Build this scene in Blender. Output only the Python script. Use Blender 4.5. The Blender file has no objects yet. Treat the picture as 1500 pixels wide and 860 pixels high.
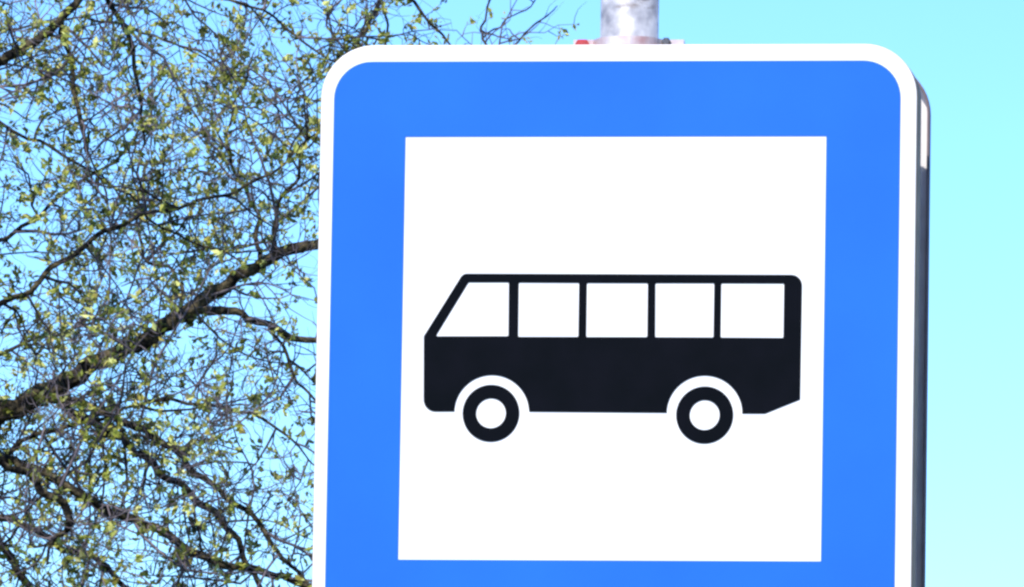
import bpy, bmesh, math, random
import numpy as np
from mathutils import Vector

random.seed(7)
rng = np.random.default_rng(7)
scene = bpy.context.scene
COL = scene.collection
R = math.radians

# ------------------------------------------------------------------ camera
CAM = np.array([1.30, -10.0, 1.60])
YAW, PITCH, ROLL, FPX = 0.13918, 0.11380, -0.01647, 15038.7   # focal length in pixels of a 1500 px wide frame


def rot_matrix(y, p, r):
    cy, sy, cp, sp, cr, sr = math.cos(y), math.sin(y), math.cos(p), math.sin(p), math.cos(r), math.sin(r)
    Rz = np.array([[cy, -sy, 0], [sy, cy, 0], [0, 0, 1]])
    Rx = np.array([[1, 0, 0], [0, cp, -sp], [0, sp, cp]])
    Ry = np.array([[cr, 0, sr], [0, 1, 0], [-sr, 0, cr]])
    return Rz @ Rx @ Ry


RM = rot_matrix(YAW, PITCH, ROLL)
cam_data = bpy.data.cameras.new('camera')
cam = bpy.data.objects.new('camera', cam_data)
COL.objects.link(cam)
from mathutils import Matrix
M = Matrix([[RM[0][0], RM[0][2], -RM[0][1], CAM[0]],
            [RM[1][0], RM[1][2], -RM[1][1], CAM[1]],
            [RM[2][0], RM[2][2], -RM[2][1], CAM[2]],
            [0, 0, 0, 1]])
# columns: camera x = right, camera y = up, camera z = backwards
cam.matrix_world = M
cam_data.sensor_width = 36.0
cam_data.lens = FPX / 1500.0 * 36.0
cam_data.clip_start = 0.1
cam_data.clip_end = 6000
scene.camera = cam

scene.render.engine = 'CYCLES'
scene.view_settings.view_transform = 'Standard'
scene.view_settings.look = 'None'
scene.view_settings.gamma = 1.0
scene.view_settings.use_curve_mapping = False
scene.view_settings.exposure = 0.6
scene.cycles.filter_width = 2.6
scene.cycles.max_bounces = 6


# ------------------------------------------------------------------ helpers
def tag(o, label=None, cat=None, group=None, kind=None):
    if label: o['label'] = label
    if cat: o['category'] = cat
    if group: o['group'] = group
    if kind: o['kind'] = kind
    return o


def empty(name, loc):
    o = bpy.data.objects.new(name, None)
    o.location = loc
    COL.objects.link(o)
    return o


def link(name, bm, mats, parent=None, smooth=False, loc=None):
    me = bpy.data.meshes.new(name)
    bm.to_mesh(me)
    bm.free()
    for m in (mats if isinstance(mats, (list, tuple)) else [mats]):
        me.materials.append(m)
    if smooth:
        me.polygons.foreach_set('use_smooth', [True] * len(me.polygons))
    o = bpy.data.objects.new(name, me)
    COL.objects.link(o)
    if loc is not None:
        o.location = loc
    if parent:
        o.parent = parent
    return o


def mesh_np(name, verts, faces, mats, parent=None, smooth=False, attr=None):
    """verts (n,3), faces (m,k) arrays with one face size."""
    me = bpy.data.meshes.new(name)
    nf, k = faces.shape
    me.vertices.add(len(verts)); me.loops.add(nf * k); me.polygons.add(nf)
    me.vertices.foreach_set('co', np.ascontiguousarray(verts, dtype=np.float32).ravel())
    me.loops.foreach_set('vertex_index', np.ascontiguousarray(faces, dtype=np.int32).ravel())
    me.polygons.foreach_set('loop_start', np.arange(0, nf * k, k, dtype=np.int32))
    me.polygons.foreach_set('loop_total', np.full(nf, k, dtype=np.int32))
    me.update(calc_edges=True)
    me.validate()
    if smooth:
        me.polygons.foreach_set('use_smooth', [True] * len(me.polygons))
    if attr is not None:
        a = me.attributes.new('tone', 'FLOAT', 'FACE')
        a.data.foreach_set('value', attr.astype(np.float32))
    me.materials.append(mats)
    o = bpy.data.objects.new(name, me)
    COL.objects.link(o)
    if parent:
        o.parent = parent
    return o


def mat(name, base, rough=0.5, metal=0.0, spec=0.5):
    m = bpy.data.materials.new(name)
    m.use_nodes = True
    b = m.node_tree.nodes['Principled BSDF']
    b.inputs['Base Color'].default_value = (*base, 1)
    b.inputs['Roughness'].default_value = rough
    b.inputs['Metallic'].default_value = metal
    b.inputs['Specular IOR Level'].default_value = spec
    return m, m.node_tree.nodes, m.node_tree.links, b


def noise_mix(nodes, links, b, c1, c2, scale, detail=4, lo=0.35, hi=0.65, coord='Object', stretch=None):
    tc = nodes.new('ShaderNodeTexCoord')
    nz = nodes.new('ShaderNodeTexNoise'); nz.inputs['Scale'].default_value = scale; nz.inputs['Detail'].default_value = detail
    rp = nodes.new('ShaderNodeValToRGB')
    rp.color_ramp.elements[0].position = lo; rp.color_ramp.elements[1].position = hi
    rp.color_ramp.elements[0].color = (*c1, 1); rp.color_ramp.elements[1].color = (*c2, 1)
    src = tc.outputs[coord]
    if stretch:
        mp = nodes.new('ShaderNodeMapping'); mp.inputs['Scale'].default_value = stretch
        links.new(src, mp.inputs['Vector']); src = mp.outputs['Vector']
    links.new(src, nz.inputs['Vector'])
    links.new(nz.outputs['Fac'], rp.inputs['Fac'])
    links.new(rp.outputs['Color'], b.inputs['Base Color'])
    return nz, rp, tc


# ------------------------------------------------------------------ materials
m_white, n, l, b = mat('white_film', (0.80, 0.80, 0.79), 0.45, spec=0.3)
noise_mix(n, l, b, (0.78, 0.78, 0.77), (0.82, 0.82, 0.81), 9)
m_blue, n, l, b = mat('blue_film', (0.02, 0.12, 0.60), 0.42, spec=0.25)
noise_mix(n, l, b, (0.0085, 0.115, 0.55), (0.0115, 0.136, 0.60), 5, detail=6, lo=0.3, hi=0.7)
m_black, n, l, b = mat('black_film', (0.004, 0.0052, 0.0085), 0.7, spec=0.04)
noise_mix(n, l, b, (0.0022, 0.0034, 0.0055), (0.0035, 0.0044, 0.0075), 25)
m_alu, n, l, b = mat('aluminium_sheet', (0.42, 0.42, 0.43), 0.55, metal=0.0)
noise_mix(n, l, b, (0.56, 0.54, 0.54), (0.66, 0.64, 0.64), 30)
m_edge, n, l, b = mat('warm_tinted_flange', (0.5, 0.36, 0.27), 0.7, spec=0.2)  # front flange: warm tint in the colour offsets the blue skylight on it
noise_mix(n, l, b, (0.38, 0.25, 0.165), (0.50, 0.33, 0.23), 30)
m_rim, n, l, b = mat('shaded_flange', (0.12, 0.1, 0.12), 0.6, spec=0.2)  # rear flange: the shade on its unlit side is put into the colour
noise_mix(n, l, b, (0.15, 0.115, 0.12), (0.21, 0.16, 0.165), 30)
m_galv, n, l, b = mat('galvanised_steel', (0.5, 0.5, 0.5), 0.42, metal=0.35)
nz, rp, tc = noise_mix(n, l, b, (0.30, 0.30, 0.33), (0.76, 0.75, 0.75), 60, detail=8, lo=0.3, hi=0.7)
# brown weathered patches
nz2 = n.new('ShaderNodeTexNoise'); nz2.inputs['Scale'].default_value = 26; nz2.inputs['Detail'].default_value = 6
mp = n.new('ShaderNodeMapping'); mp.inputs['Scale'].default_value = (1, 1, 1.8); mp.inputs['Location'].default_value = (0.11, 0, 0.05)
l.new(tc.outputs['Object'], mp.inputs['Vector']); l.new(mp.outputs['Vector'], nz2.inputs['Vector'])
r2 = n.new('ShaderNodeValToRGB'); r2.color_ramp.elements[0].position = 0.52; r2.color_ramp.elements[1].position = 0.62
l.new(nz2.outputs['Fac'], r2.inputs['Fac'])
mx = n.new('ShaderNodeMix'); mx.data_type = 'RGBA'
l.new(r2.outputs['Color'], mx.inputs['Factor']); l.new(rp.outputs['Color'], mx.inputs['A'])
mx.inputs['B'].default_value = (0.20, 0.165, 0.15, 1)
l.new(mx.outputs['Result'], b.inputs['Base Color'])
bp = n.new('ShaderNodeBump'); bp.inputs['Strength'].default_value = 0.25; bp.inputs['Distance'].default_value = 0.002
l.new(nz.outputs['Fac'], bp.inputs['Height']); l.new(bp.outputs['Normal'], b.inputs['Normal'])

m_clamp, n, l, b = mat('clamp_metal', (0.60, 0.56, 0.56), 0.4, metal=0.2)
noise_mix(n, l, b, (0.50, 0.30, 0.29), (0.72, 0.66, 0.66), 45)
m_red, n, l, b = mat('red_plastic', (0.55, 0.035, 0.04), 0.45)
noise_mix(n, l, b, (0.34, 0.028, 0.03), (0.46, 0.04, 0.042), 120)
m_dark, n, l, b = mat('dark_bolt', (0.10, 0.10, 0.11), 0.5, metal=0.6)
noise_mix(n, l, b, (0.08, 0.08, 0.09), (0.13, 0.13, 0.14), 200)

m_bark, n, l, b = mat('bark', (0.08, 0.07, 0.05), 0.9, spec=0.2)
nz, rp, tc = noise_mix(n, l, b, (0.006, 0.005, 0.005), (0.125, 0.10, 0.055), 26, detail=8, lo=0.42, hi=0.68)
bp = n.new('ShaderNodeBump'); bp.inputs['Strength'].default_value = 0.9; bp.inputs['Distance'].default_value = 0.05
l.new(nz.outputs['Fac'], bp.inputs['Height']); l.new(bp.outputs['Normal'], b.inputs['Normal'])

m_twig, n, l, b = mat('twig_bark', (0.1, 0.085, 0.1), 0.8, spec=0.25)
noise_mix(n, l, b, (0.022, 0.018, 0.020), (0.20, 0.168, 0.19), 2.2, detail=5, lo=0.38, hi=0.62)

m_leaf = bpy.data.materials.new('spring_leaf'); m_leaf.use_nodes = True
n, l = m_leaf.node_tree.nodes, m_leaf.node_tree.links
b = n['Principled BSDF']; out = n['Material Output']
at = n.new('ShaderNodeAttribute'); at.attribute_name = 'tone'
rp = n.new('ShaderNodeValToRGB')
e = rp.color_ramp.elements
e[0].position = 0.0; e[0].color = (0.07, 0.075, 0.02, 1)
e[1].position = 1.0; e[1].color = (0.78, 0.80, 0.26, 1)
for p, c in ((0.45, (0.22, 0.24, 0.04)), (0.8, (0.50, 0.55, 0.10)), (0.93, (0.55, 0.44, 0.08))):
    k = e.new(p); k.color = (*c, 1)
l.new(at.outputs['Fac'], rp.inputs['Fac'])
l.new(rp.outputs['Color'], b.inputs['Base Color'])
b.inputs['Roughness'].default_value = 0.45
tr = n.new('ShaderNodeBsdfTranslucent'); l.new(rp.outputs['Color'], tr.inputs['Color'])
ms = n.new('ShaderNodeMixShader'); ms.inputs['Fac'].default_value = 0.4
l.new(b.outputs['BSDF'], ms.inputs[1]); l.new(tr.outputs['BSDF'], ms.inputs[2]); l.new(ms.outputs['Shader'], out.inputs['Surface'])

m_grass, n, l, b = mat('grass', (0.05, 0.09, 0.025), 0.9, spec=0.2)
noise_mix(n, l, b, (0.035, 0.07, 0.018), (0.085, 0.115, 0.035), 3, detail=10)
m_asphalt, n, l, b = mat('asphalt', (0.05, 0.05, 0.05), 0.85)
noise_mix(n, l, b, (0.04, 0.04, 0.042), (0.065, 0.064, 0.062), 40, detail=8)
m_paving, n, l, b = mat('paving', (0.3, 0.29, 0.27), 0.85)
noise_mix(n, l, b, (0.24, 0.235, 0.22), (0.34, 0.33, 0.31), 12, detail=8)
m_kerb, n, l, b = mat('kerb_stone', (0.35, 0.34, 0.32), 0.85)
noise_mix(n, l, b, (0.28, 0.275, 0.26), (0.4, 0.39, 0.37), 20, detail=8)
m_line, n, l, b = mat('road_paint', (0.8, 0.8, 0.78), 0.7)
noise_mix(n, l, b, (0.62, 0.62, 0.6), (0.82, 0.82, 0.8), 15, detail=8)


# ------------------------------------------------------------------ setting (below the frame, it bounces light up)
def box_bm(bm, x0, x1, y0, y1, z0, z1):
    vs = [bm.verts.new(p) for p in ((x0, y0, z0), (x1, y0, z0), (x1, y1, z0), (x0, y1, z0), (x0, y0, z1), (x1, y0, z1), (x1, y1, z1), (x0, y1, z1))]
    for f in ((3, 2, 1, 0), (4, 5, 6, 7), (0, 1, 5, 4), (1, 2, 6, 5), (2, 3, 7, 6), (3, 0, 4, 7)):
        bm.faces.new([vs[i] for i in f])


bm = bmesh.new()
vs = [bm.verts.new((3000 * math.cos(2 * math.pi * i / 64), 3000 * math.sin(2 * math.pi * i / 64), 0)) for i in range(64)]
bm.faces.new(vs)
tag(link('ground', bm, m_grass), kind='structure')
bm = bmesh.new()
vs = [bm.verts.new(p) for p in ((-7.2, -120, 0.004), (-0.85, -120, 0.004), (-0.85, 160, 0.004), (-7.2, 160, 0.004))]
bm.faces.new(vs)
tag(link('road', bm, m_asphalt), kind='structure')
bm = bmesh.new()
for k in range(-40, 53):
    vs = [bm.verts.new(p) for p in ((-4.1, k * 3, 0.008), (-3.98, k * 3, 0.008), (-3.98, k * 3 + 1.2, 0.008), (-4.1, k * 3 + 1.2, 0.008))]
    bm.faces.new(vs)
tag(link('road_markings', bm, m_line), kind='structure')
bm = bmesh.new(); box_bm(bm, -0.85, -0.70, -120, 160, -0.1, 0.125)
tag(link('kerb', bm, m_kerb), kind='structure')
bm = bmesh.new(); box_bm(bm, -0.70, 2.6, -120, 160, -0.1, 0.115)
tag(link('pavement', bm, m_paving), kind='structure')

# ------------------------------------------------------------------ bus stop sign
ZC, HALF_W, HALF_H = 2.70, 0.21, 0.21070
SRC = np.array([[592.8, 199], [1210.1, 201], [584.9, 819.3], [1202.8, 822.8]])
DST = np.array([[-HALF_W, HALF_H], [HALF_W, HALF_H], [-HALF_W, -HALF_H], [HALF_W, -HALF_H]])
A = []
for (u, v), (x, z) in zip(SRC, DST):
    A.append([u, v, 1, 0, 0, 0, -x * u, -x * v, -x]); A.append([0, 0, 0, u, v, 1, -z * u, -z * v, -z])
Hm = np.linalg.svd(np.array(A))[2][-1].reshape(3, 3)


def face(u, v):
    """Measured photograph point -> metres on the sign's face (x, z about its centre)."""
    q = Hm @ np.array([u, v, 1.0])
    return (q[0] / q[2], q[1] / q[2])


def rounded(points, radii, seg=8):
    """Polygon with rounded corners."""
    out_, N = [], len(points)
    for i in range(N):
        p = np.array(points[i], float); a = np.array(points[i - 1], float); c = np.array(points[(i + 1) % N], float)
        r = radii[i] if isinstance(radii, (list, tuple)) else radii
        if r <= 0:
            out_.append(tuple(p)); continue
        u = (a - p) / np.linalg.norm(a - p); w = (c - p) / np.linalg.norm(c - p)
        ang = math.acos(max(-1, min(1, float(u @ w))))
        t = r / math.tan(ang / 2)
        ctr = p + (u + w) / np.linalg.norm(u + w) * (r / math.sin(ang / 2))
        p0, p1 = p + u * t, p + w * t
        a0 = math.atan2(*(p0 - ctr)[::-1]); a1 = math.atan2(*(p1 - ctr)[::-1])
        d = (a1 - a0 + math.pi) % (2 * math.pi) - math.pi
        for k in range(seg + 1):
            q = a0 + d * k / seg
            out_.append((ctr[0] + r * math.cos(q), ctr[1] + r * math.sin(q)))
    return out_


def rrect(x0, x1, z0, z1, r, seg=10):
    return rounded([(x0, z0), (x1, z0), (x1, z1), (x0, z1)], r, seg)


def circle(cx, cz, r, N=64):
    return [(cx + r * math.cos(2 * math.pi * i / N), cz + r * math.sin(2 * math.pi * i / N)) for i in range(N)]


def film(regions, y, thick):
    """regions: list of (outer, [holes]); flat sheets of real thickness facing -Y."""
    bm = bmesh.new()
    for outer, holes in regions:
        edges = []
        for loop in [outer] + holes:
            vs = [bm.verts.new((x, y, z)) for x, z in loop]
            edges += [bm.edges.new((vs[i], vs[(i + 1) % len(vs)])) for i in range(len(vs))]
        res = bmesh.ops.triangle_fill(bm, use_beauty=True, use_dissolve=False, edges=edges)
        fs = [g for g in res['geom'] if isinstance(g, bmesh.types.BMFace)]
        ex = bmesh.ops.extrude_face_region(bm, geom=fs)
        bmesh.ops.translate(bm, verts=[g for g in ex['geom'] if isinstance(g, bmesh.types.BMVert)], vec=(0, thick, 0))
    bmesh.ops.recalc_face_normals(bm, faces=bm.faces)
    return bm


# outline of the plate from measured edges
xl = (face(457.8, 830)[0] + face(467.9, 150)[0]) / 2
xr = (face(1334.9, 830)[0] + face(1342.8, 150)[0]) / 2
zt = (face(580, 63.8)[1] + face(1230, 65)[1]) / 2
bxl = (face(477.9, 830)[0] + face(486.9, 150)[0]) / 2
bxr = (face(1310.9, 830)[0] + face(1318.7, 150)[0]) / 2
bzt = (face(580, 88.7)[1] + face(1230, 89.5)[1]) / 2
zb, bzb = -zt, -bzt
print('PLATE', xl, xr, zt, 'BLUE', bxl, bxr, bzt)

sign = empty('bus_stop_sign', (0, 0, 0.115))
tag(sign, 'blue and white square bus stop sign with black bus symbol on galvanised steel pole', 'bus stop sign')
OFF = ZC - 0.115


def plate(x0, x1, z0, z1, rad, depth, flip=False):
    """Pressed sheet: face with rounded corners, folded side flange, open back."""
    loops = [(0.0016, 0.0), (0.0005, 0.0005), (0.0, 0.0016), (0.0, depth), (0.0022, depth), (0.0022, 0.0030)]
    s = -1 if flip else 1
    bm = bmesh.new(); rings = []
    for ins, y in loops:
        pts = rrect(x0 + ins, x1 - ins, z0 + ins, z1 - ins, rad - ins, 12)
        rings.append([bm.verts.new((x, s * y, z)) for x, z in pts])
    f = bm.faces.new(rings[0]); f.material_index = 0
    N = len(rings[0])
    for k in range(len(rings) - 1):
        for i in range(N):
            f = bm.faces.new((rings[k][i], rings[k][(i + 1) % N], rings[k + 1][(i + 1) % N], rings[k + 1][i]))
            f.material_index = 0 if k == 0 else (2 if k < 4 else 1)
            f.smooth = True
    f = bm.faces.new(list(reversed(rings[-1]))); f.material_index = 1
    bmesh.ops.recalc_face_normals(bm, faces=bm.faces)
    return bm


RAD = 0.053
panel = link('sign_panel', plate(xl, xr, zb, zt, RAD, 0.042), [m_white, m_alu, m_edge], sign, loc=(0, 0, OFF))
panel['label'] = 'front panel with white rim and bus symbol'
blue_out = rrect(bxl, bxr, bzb, bzt, 0.0375, 12)
sq = [(-HALF_W, -HALF_H), (HALF_W, -HALF_H), (HALF_W, HALF_H), (-HALF_W, HALF_H)]
link('blue_border', film([(blue_out, [sq])], -0.0007, 0.0009), m_blue, panel)

F = lambda pts: [face(u, v) for u, v in pts]
px = HALF_W * 2 / 617.5                                   # metres per measured pixel on the face


def arc_px(cx, cy, rx, a0, a1, N=28):
    return [(cx + rx * math.cos(R(a0 + (a1 - a0) * i / N)), cy - rx * math.sin(R(a0 + (a1 - a0) * i / N))) for i in range(N + 1)]


top_l = rounded(F([(621.0, 602.8), (620.8, 492.5), (678.0, 400.6), (1175.2, 404.2), (1172.4, 586.8), (1121, 607.4)]), [18 * px, 3 * px, 11 * px, 16 * px, 1.5 * px, 3 * px], 8)
under = F([(1087.8, 607.2)] + arc_px(1032.6, 606.6, 55.2, 0, 180)[1:-1] + [(977.6, 605.7), (776.0, 603.6)] + arc_px(721.0, 604.4, 54.6, 0, 180)[1:-1] + [(666.4, 602.9)])
body = top_l + under
wins = [[(686.3, 413.6), (745.4, 413.8), (745.0, 492.6), (638.4, 492.4)],
        [(760.0, 414.2), (848.4, 415.0), (847.6, 494.0), (759.4, 493.6)],
        [(860.0, 415.2), (949.2, 415.8), (948.6, 494.6), (859.2, 494.2)],
        [(960.4, 415.8), (1046.4, 416.2), (1045.4, 495.4), (960.2, 494.8)],
        [(1056.8, 416.4), (1148.6, 417.0), (1147.6, 496.4), (1056.0, 495.6)]]
holes = [rounded(F(w), 1.6 * px, 4) for w in wins]
link('bus_body_symbol', film([(body, holes)], -0.0006, 0.0008), m_black, panel)
for (cx, cy) in ((720.0, 605.6), (1032.9, 609.0)):
    c0 = face(cx, cy)
    link('bus_wheel_symbol', film([(circle(*c0, 41.8 * px), [circle(*c0, 21.7 * px)])], -0.0006, 0.0008), m_black, panel)

# rear panel, back to back with the front one on the same pole
EY = 0.142
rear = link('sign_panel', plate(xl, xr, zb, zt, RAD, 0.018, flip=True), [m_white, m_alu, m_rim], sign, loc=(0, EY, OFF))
rear['label'] = 'rear panel seen edge-on behind the front panel'
link('blue_border', film([(blue_out, [sq])], 0.0, 0.0007), m_blue, rear)


def lathe(profile, N=40, axis='z', ctr=(0, 0, 0)):
    bm = bmesh.new(); rings = []
    for r, h in profile:
        ring = []
        for i in range(N):
            a = 2 * math.pi * i / N
            p = (r * math.cos(a), r * math.sin(a), h) if axis == 'z' else (r * math.cos(a), h, r * math.sin(a))
            ring.append(bm.verts.new((p[0] + ctr[0], p[1] + ctr[1], p[2] + ctr[2])))
        rings.append(ring)
    bm.faces.new(rings[0]); bm.faces.new(rings[-1])
    for k in range(len(rings) - 1):
        for i in range(N):
            f = bm.faces.new((rings[k][i], rings[k][(i + 1) % N], rings[k + 1][(i + 1) % N], rings[k + 1][i])); f.smooth = True
    bmesh.ops.recalc_face_normals(bm, faces=bm.faces)
    return bm


PX, PY, PR = 0.0018, 0.082, 0.0292
pole = link('pole', lathe([(PR, 0), (PR, 3.55)], 48, ctr=(PX, PY, 0)), m_galv, sign)
link('pole_cap', lathe([(PR + 0.0025, 3.545), (PR + 0.0025, 3.565), (PR * 0.8, 3.582), (PR * 0.3, 3.59)], 40, ctr=(PX, PY, 0)), m_alu, pole)


# clamps: a saddle round the pole with an ear on each side, bolted to the panels
def clamp_bm(z0, z1):
    bm = bmesh.new()
    t, r0 = 0.004, PR + 0.0005
    for (half, sgn) in (('front', -1), ('back', 1)):
        N = 20
        prof = []
        for i in range(N + 1):
            a = math.pi * i / N
            prof.append((r0 * math.cos(a), sgn * (r0 * math.sin(a) + 0.001)))
        outer = []
        for i in range(N + 1):
            a = math.pi * i / N
            outer.append(((r0 + t) * math.cos(a), sgn * ((r0 + t) * math.sin(a) + 0.001)))
        ear = 0.0555
        loop = [(ear, sgn * 0.001)] + prof + [(-ear, sgn * 0.001), (-ear, sgn * 0.005), (-(r0 + t + 0.002), sgn * 0.005)] + \
            [p for p in reversed(outer) if abs(p[1]) > 0.0085] + [(r0 + t + 0.002, sgn * 0.005), (ear, sgn * 0.005)]
        lo = [bm.verts.new((PX + x, PY + y, z0)) for x, y in loop]
        hi = [bm.verts.new((PX + x, PY + y, z1)) for x, y in loop]
        bm.faces.new(lo); bm.faces.new(hi)
        for i in range(len(lo)):
            bm.faces.new((lo[i], lo[(i + 1) % len(lo)], hi[(i + 1) % len(lo)], hi[i]))
    bmesh.ops.recalc_face_normals(bm, faces=bm.faces)
    return bm


def bolt_bm(x, z, s=0.0075):
    bm = bmesh.new()
    rings = []
    for (r, y) in ((s, -0.0055), (s, -0.012), (s * 0.8, -0.0138)):
        rings.append([bm.verts.new((PX + x + r * math.cos(math.pi / 3 * i), PY + y, z + r * math.sin(math.pi / 3 * i))) for i in range(6)])
    bm.faces.new(rings[0]); bm.faces.new(rings[-1])
    for k in range(2):
        for i in range(6):
            bm.faces.new((rings[k][i], rings[k][(i + 1) % 6], rings[k + 1][(i + 1) % 6], rings[k + 1][i]))
    bmesh.ops.recalc_face_normals(bm, faces=bm.faces)
    return bm


ZT = OFF + zt                                              # top edge of the panels, local
cl = link('mounting_clamp', clamp_bm(ZT - 0.022, ZT + 0.0155), m_clamp, sign)
link('bolt', bolt_bm(-0.046, ZT + 0.0072, 0.0088), m_red, cl)['label'] = 'red capped bolt'
link('bolt', bolt_bm(0.0385, ZT + 0.0125, 0.0045), m_dark, cl)
cl2 = link('mounting_clamp', clamp_bm(OFF + zb + 0.03, OFF + zb + 0.065), m_clamp, sign)
link('bolt', bolt_bm(-0.046, OFF + zb + 0.047), m_red, cl2)
link('bolt', bolt_bm(0.0455, OFF + zb + 0.047, 0.0055), m_dark, cl2)
# spacer rails fixing the clamps to both sheets (inside the folded backs)
for (y0, y1) in ((0.0032, PY - PR - 0.006), (PY + PR + 0.006, EY - 0.0034)):
    for (z0, z1) in ((ZT - 0.050, ZT - 0.026), (OFF + zb + 0.07, OFF + zb + 0.094)):
        bm = bmesh.new(); box_bm(bm, -0.2, 0.2, y0, y1, z0, z1)
        link('mounting_rail', bm, m_alu, sign)


# ------------------------------------------------------------------ tree
def spot(u, v, d):
    """Point of the tree traced in the photograph, set at its own distance d (m) from the camera."""
    q = np.array([(u - 750) / FPX, 1.0, (430 - v) / FPX])
    return CAM + RM @ q * d


TREE_D = 40.0
MPP = TREE_D / FPX                                        # metres per traced pixel at the tree
tc0 = spot(-1000, 900, TREE_D)
BASE = np.array([tc0[0], tc0[1], 0.0])
tree = empty('tree', tuple(BASE))
tag(tree, 'tree with dark branches and opening yellow-green spring leaves behind the bus stop sign', 'tree')


def smooth_path(P, W, sub=6):
    """Catmull-Rom through points with widths."""
    P, W = np.array(P, float), np.array(W, float)
    Q = np.vstack([2 * P[0] - P[1], P, 2 * P[-1] - P[-2]])
    outP, outW = [], []
    for i in range(1, len(Q) - 2):
        for k in range(sub):
            t = k / sub
            outP.append(0.5 * ((2 * Q[i]) + (-Q[i - 1] + Q[i + 1]) * t + (2 * Q[i - 1] - 5 * Q[i] + 4 * Q[i + 1] - Q[i + 2]) * t ** 2 + (-Q[i - 1] + 3 * Q[i] - 3 * Q[i + 1] + Q[i + 2]) * t ** 3))
            outW.append(W[i - 1] * (1 - t) + W[i] * t)
    outP.append(P[-1]); outW.append(W[-1])
    return np.array(outP), np.array(outW)


class Tubes:
    def __init__(self, sides):
        self.s, self.v, self.f, self.n = sides, [], [], 0
        self.ca = np.array([(math.cos(2 * math.pi * i / sides), math.sin(2 * math.pi * i / sides)) for i in range(sides)])

    def add(self, P, W, rough=0.0):
        s, m = self.s, len(P)
        T = np.gradient(P, axis=0)
        T /= np.linalg.norm(T, axis=1)[:, None] + 1e-12
        ref = np.array([0.31, 0.2, 0.93]) if abs(T[0][2]) < 0.85 else np.array([0.9, 0.3, 0.1])
        U = np.cross(T, ref); U /= np.linalg.norm(U, axis=1)[:, None] + 1e-12
        V = np.cross(T, U)
        Rr = np.repeat(W[:, None], s, 1)
        if rough:
            Rr = Rr * (1 + rough * rng.normal(size=Rr.shape).clip(-2, 2))
        ring = P[:, None, :] + Rr[:, :, None] * (U[:, None, :] * self.ca[None, :, 0, None] + V[:, None, :] * self.ca[None, :, 1, None])
        self.v.append(ring.reshape(-1, 3))
        i = np.arange(m - 1)[:, None] * s + np.arange(s)[None, :]
        j = np.arange(m - 1)[:, None] * s + (np.arange(s)[None, :] + 1) % s
        self.f.append((np.stack([i, j, j + s, i + s], -1).reshape(-1, 4)) + self.n)
        self.n += m * s

    def build(self, name, m, parent, smooth=True):
        v = np.vstack(self.v) - BASE
        return mesh_np(name, v, np.vstack(self.f), m, parent, smooth)


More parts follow.
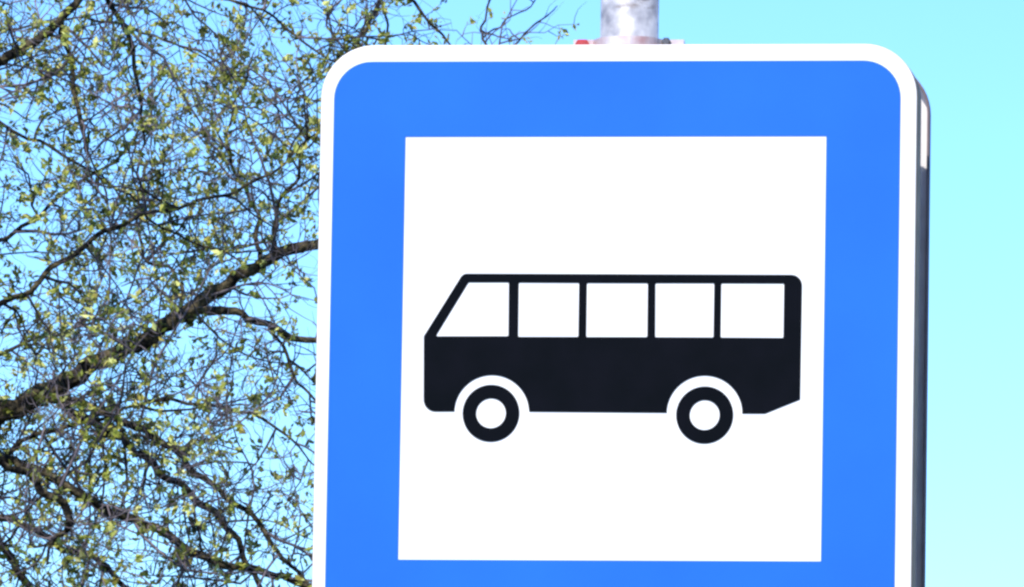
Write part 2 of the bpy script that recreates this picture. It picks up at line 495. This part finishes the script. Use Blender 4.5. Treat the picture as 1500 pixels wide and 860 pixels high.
# traced boughs: (points (u, v, depth offset m), widths in px)
BOUGHS = [
    ([(-760, 900, .6), (-420, 800, .3), (-180, 705, 0), (-60, 650, 0), (10, 607, 0), (60, 576, 0), (110, 550, 0), (170, 520, 0), (235, 482, 0), (285, 450, 0), (340, 412, 0), (400, 380, 0), (460, 356, 0), (560, 318, .1), (690, 250, .2), (790, 150, .3)],
     [70, 54, 42, 35, 30, 28, 27, 25, 23, 22, 18, 16, 15, 12, 8, 3]),
    ([(285, 450, 0), (330, 457, -.05), (385, 474, -.1), (430, 489, -.15), (480, 506, -.2), (560, 545, -.2), (640, 610, -.2)], [15, 12, 10, 9, 8, 6, 2]),
    ([(388, 475, -.1), (410, 505, -.1), (432, 545, -.1), (456, 578, -.1), (490, 640, -.1)], [6, 5, 5, 4, 2]),
    ([(10, 607, 0), (62, 580, .1), (100, 600, .2), (150, 625, .3), (195, 655, .3), (235, 690, .35), (275, 718, .4), (315, 755, .4), (350, 795, .4), (378, 850, .5), (420, 930, .5)], [14, 16, 14, 13, 12, 11, 11, 10, 9, 8, 3]),
    ([(60, 578, -.1), (130, 598, -.2), (190, 618, -.3), (240, 652, -.3), (290, 690, -.4), (340, 732, -.4), (395, 790, -.5), (450, 850, -.5), (520, 930, -.6)], [12, 11, 10, 10, 9, 8, 7, 5, 2]),
    ([(-300, 640, -.9), (-120, 655, -.8), (0, 676, -.6), (50, 690, -.6), (100, 711, -.6), (150, 740, -.6), (185, 760, -.6), (230, 778, -.6), (275, 802, -.6), (340, 828, -.6), (400, 846, -.6), (470, 858, -.6), (560, 880, -.6)], [28, 20, 14, 13, 13, 13, 12, 13, 12, 11, 10, 9, 3]),
    ([(-260, 690, .8), (-100, 730, .8), (0, 760, .7), (60, 784, .7), (120, 808, .7), (150, 830, .7), (172, 852, .7), (200, 900, .7)], [20, 15, 11, 10, 10, 10, 9, 4]),
    ([(-200, 700, 1.4), (-60, 760, 1.3), (0, 800, 1.2), (30, 840, 1.2), (56, 866, 1.2), (100, 930, 1.2)], [20, 16, 13, 12, 11, 5]),
    ([(0, 676, -.6), (48, 695, -.5), (62, 722, -.5), (90, 742, -.45), (104, 760, -.45), (98, 775, -.4), (80, 792, -.4), (66, 830, -.4)], [9, 11, 12, 12, 11, 8, 6, 3]),
    ([(-420, 420, -.6), (-160, 230, -1.2), (-20, 112, -1.6), (0, 95, -1.6), (32, 70, -1.6), (62, 45, -1.6), (102, 16, -1.6), (150, -30, -1.6), (240, -120, -1.6)], [30, 22, 16, 15, 14, 13, 12, 10, 4]),
    ([(84, 30, -1.6), (90, 48, -1.55), (104, 90, -1.5), (114, 145, -1.5), (119, 190, -1.5), (124, 222, -1.5)], [6, 8, 7, 6, 5, 3]),
    ([(150, -30, -1.6), (166, 12, -1.5), (184, 52, -1.4), (200, 98, -1.4), (209, 150, -1.4), (205, 215, -1.4)], [8, 7, 7, 6, 5, 3]),
    ([(-340, 640, -1.4), (-120, 520, -1.3), (0, 443, -1.2), (40, 424, -1.2), (82, 396, -1.2), (112, 372, -1.2), (142, 342, -1.2), (190, 320, -1.2), (260, 306, -1.2), (312, 291, -1.2), (400, 250, -1.2), (470, 190, -1.2)], [22, 14, 9, 8, 8, 7, 7, 6, 5, 5, 4, 2]),
    ([(385, 385, 0), (378, 345, .1), (374, 305, .1), (350, 270, .2), (335, 215, .2), (345, 150, .3), (370, 80, .3)], [8, 7, 6, 5, 5, 4, 2]),
    ([(397, 378, 0), (404, 335, -.1), (412, 295, -.1), (432, 262, -.2), (450, 200, -.2), (440, 130, -.3)], [8, 7, 6, 5, 4, 2]),
    ([(272, 455, 0), (262, 425, .1), (250, 400, .2), (215, 372, .3), (200, 300, .4), (190, 240, .4)], [7, 6, 5, 5, 4, 2]),
    ([(690, 250, .2), (560, 130, .1), (528, 66, 0), (541, 42, 0), (556, 8, 0), (575, -60, 0)], [7, 6, 5, 5, 4, 2]),
    ([(620, 290, .3), (580, 160, .3), (566, 66, .3), (560, 20, .3), (545, -50, .3)], [6, 5, 4, 4, 2]),
    ([(735, 200, .3), (712, 110, 1.2), (707, 60, 1.6), (711, 28, 1.8), (713, -20, 2.0), (720, -70, 2)], [5, 4, 4, 3.5, 3, 2]),
    ([(707, 60, 1.6), (740, 30, 1.8), (775, 8, 1.9), (800, -30, 2)], [3, 2.5, 2.2, 1.5]),
    ([(735, 200, .3), (745, 110, .9), (758, 62, 1.2), (775, 44, 1.3), (797, 26, 1.3), (815, 10, 1.3)], [4, 3.5, 3, 3, 2.5, 1.5]),
    ([(-500, 260, -.8), (-240, 150, -.8), (-60, 160, -.8), (60, 210, -.9), (150, 262, -.9), (240, 330, -1), (320, 372, -1), (400, 400, -1)], [18, 9, 5, 4.5, 4, 3.5, 3, 2]),
    ([(-420, 330, .5), (-200, 210, .5), (-40, 60, .5), (120, 30, .6), (250, 60, .7), (350, 110, .7), (430, 180, .8), (520, 260, .8)], [18, 9, 4, 3.5, 3.5, 3, 3, 2]),
    ([(-360, 120, 0), (-150, 20, 0), (60, -40, -.1), (230, -30, -.2), (360, 10, -.3), (450, 60, -.3), (530, 120, -.3)], [18, 9, 5, 4.5, 4, 3.5, 2]),
    ([(-300, 500, .9), (-100, 400, .9), (30, 330, .9), (130, 262, .9), (205, 190, .9), (250, 110, .9)], [16, 9, 6, 5, 4, 2]),
    ([(-250, 610, .6), (-60, 542, .6), (40, 505, .6), (130, 470, .7), (215, 425, .7), (290, 350, .7)], [14, 8, 5, 4, 3, 2]),
    ([(-220, 780, -1.1), (-40, 690, -1.1), (60, 640, -1.1), (180, 600, -1.1), (300, 590, -1.1), (410, 630, -1.1), (480, 700, -1.1)], [16, 10, 6, 5, 5, 4, 2]),
    ([(230, -30, -.2), (380, -70, -.2), (500, -40, -.3), (590, 0, -.3), (640, 40, -.3), (690, 90, -.3)], [9, 8, 7, 5, 4, 2]),
]

boughs = []            # (P, W) in metres
for pts, w in BOUGHS:
    P3 = [spot(u, v, TREE_D + d - (1.0 if len(boughs) < 3 else 0.9 if len(boughs) in (3, 4, 8) else 0.6 if len(boughs) in (5, 6, 7) else 0)) for u, v, d in pts]
    P, W = smooth_path(P3, [x * MPP / 2 for x in w], 5)
    # knotty wander, small against the traced line
    sl = np.cumsum(np.concatenate([[0], np.linalg.norm(np.diff(P, axis=0), axis=1)]))
    for amp, wl in ((0.010, 0.45), (0.006, 0.19)):
        for ax in range(3):
            P[:, ax] += amp * np.sin(2 * math.pi * sl / (wl * rng.uniform(.8, 1.25)) + rng.uniform(0, 6.28))
    P = P + rng.normal(size=P.shape) * (W[:, None] * 0.2)
    boughs.append((P, W))

# the trunk and big limbs outside the frame
top = spot(-780, 420, TREE_D + .5)
trunk_pts = [BASE + np.array([0, 0, -0.1]), BASE + np.array([0.02, 0, 0.4]), BASE + np.array([0.05, .03, 1.6]), BASE + np.array([0.1, 0, 3.2]), np.array([tc0[0] + .25, tc0[1], tc0[2]]) + 0.0, top]
tp, tw = smooth_path(trunk_pts, [0.34, 0.25, 0.21, 0.19, 0.16, 0.12], 8)
starts = [0, 5, 6, 7, 9, 12, 21, 22, 23, 24, 25, 26]
connect = []
for k in starts:
    p0 = boughs[k][0][0]
    j = int(np.argmin(np.linalg.norm(tp - (p0 + np.array([-0.5, 0, -0.9])), axis=1)))
    a = tp[j]; mid = (a + p0) / 2 + np.array([0, 0, -0.12])
    connect.append(smooth_path([a, mid, p0, boughs[k][0][3]], [tw[j] * .55, boughs[k][1][0] * 1.2, boughs[k][1][0], boughs[k][1][3]], 5))
# crown limbs away from the frame (seen only from elsewhere)
far_limbs = []
for k in range(26):
    j = rng.integers(int(len(tp) * 0.62), len(tp))
    a = tp[j]
    az = rng.uniform(-math.pi, math.pi); el = rng.uniform(0.1, 1.15)
    if math.cos(az) > 0.2 and el < 0.75: az += math.pi
    L = rng.uniform(1.8, 3.4)
    d = np.array([math.cos(az) * math.cos(el), math.sin(az) * math.cos(el), math.sin(el)])
    pts = [a]
    for q in range(5):
        d = d + rng.normal(size=3) * 0.22; d[2] += 0.03; d /= np.linalg.norm(d)
        pts.append(pts[-1] + d * L / 5)
    far_limbs.append(smooth_path(pts, [0.06, .045, .033, .022, .014, .006], 4))

tb = Tubes(14); tb.add(tp, tw, 0.03); tb.build('trunk', m_bark, tree)
for k, (P, W) in enumerate(boughs):
    t = Tubes(10)
    if k in starts:
        cp, cw = connect[starts.index(k)]
        cut = len(cp) - 5
        t.add(np.vstack([cp[:cut], P]), np.concatenate([cw[:cut], W]), 0.07)
    else:
        t.add(P, W, 0.07)
    t.build('limb', m_bark, tree)
for P, W in far_limbs:
    t = Tubes(8); t.add(P, W, 0.05); t.build('limb', m_bark, tree)

# --- twigs and leaves grown from the boughs
TW = Tubes(4)
leaf_v, leaf_tone = [], []
UP = np.array([0, 0, 1.0])
TO_SUN = np.array([-0.16, -0.69, 0.71])              # young leaves turn their faces to the light
RIGHT = RM[:, 0]
RIM0, RIM1 = float(spot(470, 200, TREE_D) @ RIGHT), float(spot(780, 200, TREE_D) @ RIGHT)


def rim(p):
    """The crown thins out towards its outer rim."""
    t = float(np.clip((p @ RIGHT - RIM0) / (RIM1 - RIM0), 0, 1))
    return 1.0 - 0.55 * t * t * (3 - 2 * t)




def grow(p, d, L, w0, seg, wander, lift=0.0):
    pts = [p]; d = d / np.linalg.norm(d)
    for _ in range(seg):
        d = d + rng.normal(size=3) * wander + UP * lift
        d /= np.linalg.norm(d)
        pts.append(pts[-1] + d * (L / seg) * rng.uniform(0.7, 1.3))
    return np.array(pts), np.linspace(w0, w0 * 0.35, seg + 1), d


def leaf_cluster(p, d, size, bright):
    nl = rng.integers(4, 10)
    for _ in range(nl):
        a = d + rng.normal(size=3) * 0.75
        a /= np.linalg.norm(a)
        s = np.cross(a, rng.normal(size=3) * 0.8 + TO_SUN); s /= np.linalg.norm(s) + 1e-9
        nrm = np.cross(a, s)
        L = size * rng.uniform(0.6, 1.25); w = L * rng.uniform(0.20, 0.32)
        o = p + rng.normal(size=3) * size * 0.26
        fold = nrm * w * rng.uniform(0.2, 0.9)
        bend = nrm * L * rng.uniform(-0.25, 0.25)
        m = o + a * L * 0.5 - fold * 0.5 + bend * .5
        tip = o + a * L + bend * 0
        l1 = o + a * L * 0.45 + s * w + fold * 0.5
        r1 = o + a * L * 0.45 - s * w + fold * 0.5
        # two quads folded along the midrib
        leaf_v.append((o, m, tip, l1)); leaf_v.append((o, r1, tip, m))
        t = float(np.clip(bright + rng.normal() * 0.2, 0, 1))
        leaf_tone.extend((t, t))


def twigs_from(P, W, step, dens, length, level=0, leafp=0.6, fine=True):
    seglen = np.linalg.norm(np.diff(P, axis=0), axis=1)
    cum = np.concatenate([[0], np.cumsum(seglen)])
    s = rng.uniform(0, step)
    while s < cum[-1]:
        i = min(np.searchsorted(cum, s) - 1, len(P) - 2); i = max(i, 0)
        t = (s - cum[i]) / (seglen[i] + 1e-9)
        p = P[i] * (1 - t) + P[i + 1] * t
        tan = (P[i + 1] - P[i]) / (seglen[i] + 1e-9)
        if rng.random() < dens * rim(p):
            side = np.cross(tan, rng.normal(size=3)); side /= np.linalg.norm(side) + 1e-9
            d = tan * rng.uniform(0.1, 0.9) + side + UP * rng.uniform(-0.35, 0.55)
            L = length * rng.uniform(0.45, 1.35)
            w = (0.0052, 0.0035, 0.0024)[level] * rng.uniform(0.7, 1.45)
            w = min(w, W[i] * 0.8 + 0.0006)
            Q, QW, dd = grow(p, d, L, w, (7, 6, 4)[level], (0.24, 0.27, 0.3)[level], (0.02, 0.03, 0.05)[level])
            TW.add(Q, QW)
            if level < 2:
                twigs_from(Q, QW, (0.088, 0.064)[level], 0.82, (0.27, 0.12)[level], level + 1, leafp, fine)
            if level == 1 and fine:
                twigs_from(Q, QW * 0.36, 0.085, 0.6, 0.17, 2, leafp * .15, fine)
            if level >= 1:
                if rng.random() < leafp:
                    leaf_cluster(Q[-1], dd, rng.uniform(0.020, 0.038), rng.beta(2.2, 1.0))
                if rng.random() < leafp * .3:
                    q = rng.integers(1, len(Q) - 1)
                    leaf_cluster(Q[q], dd, rng.uniform(0.014, 0.028), rng.beta(1.5, 1.4))
        s += step * rng.uniform(0.6, 1.4)


for k, (P, W) in enumerate(boughs):
    pale = 18 <= k <= 20
    twigs_from(P, W, (0.085 if k in (2, 3, 4, 5, 6, 7, 26) else 0.13) if not pale else 0.13, (0.45 if k < 2 else 0.9) if not pale else .8, 0.66 if not pale else 0.30, 0, (0.45 if k in (2, 3, 4, 5, 6, 7, 26) else 0.66) if not pale else 0.45)
n_view = len(leaf_v)
for P, W in far_limbs:
    twigs_from(P[4:], W[4:], 0.22, 0.8, 0.7, 0, 0.5, False)
print('TWIG verts', TW.n, 'leaf quads', len(leaf_v), 'in view boughs', n_view)
tag(TW.build('twigs', m_twig, tree, smooth=False), kind='stuff')
LV = np.array(leaf_v).reshape(-1, 3) - BASE
tag(mesh_np('leaves', LV, np.arange(len(LV)).reshape(-1, 4), m_leaf, tree, False, np.array(leaf_tone)), kind='stuff')

# ------------------------------------------------------------------ daylight
SUN_EL, SUN_AZ = R(45), R(193)          # azimuth clockwise from +Y: in front of the sign, a little to its left
w = bpy.data.worlds.new('World'); scene.world = w; w.use_nodes = True
n, l = w.node_tree.nodes, w.node_tree.links
bg = n['Background']
sky = n.new('ShaderNodeTexSky'); sky.sky_type = 'NISHITA'; sky.sun_disc = False
sky.sun_elevation = SUN_EL; sky.sun_rotation = SUN_AZ
sky.air_density = 1.0; sky.dust_density = 0.0; sky.ozone_density = 10.0
gm = n.new('ShaderNodeGamma'); gm.inputs['Gamma'].default_value = 1.3
l.new(sky.outputs['Color'], gm.inputs['Color']); l.new(gm.outputs['Color'], bg.inputs['Color'])
bg.inputs['Strength'].default_value = 0.088

sd = bpy.data.lights.new('sun', 'SUN'); sd.energy = 4.0; sd.angle = R(0.53); sd.color = (1.0, 0.95, 0.88)
so = bpy.data.objects.new('sun', sd); COL.objects.link(so)
to_sun = Vector((math.sin(SUN_AZ) * math.cos(SUN_EL), math.cos(SUN_AZ) * math.cos(SUN_EL), math.sin(SUN_EL)))
so.rotation_euler = to_sun.to_track_quat('Z', 'Y').to_euler()
so.location = (-20, -40, 40)
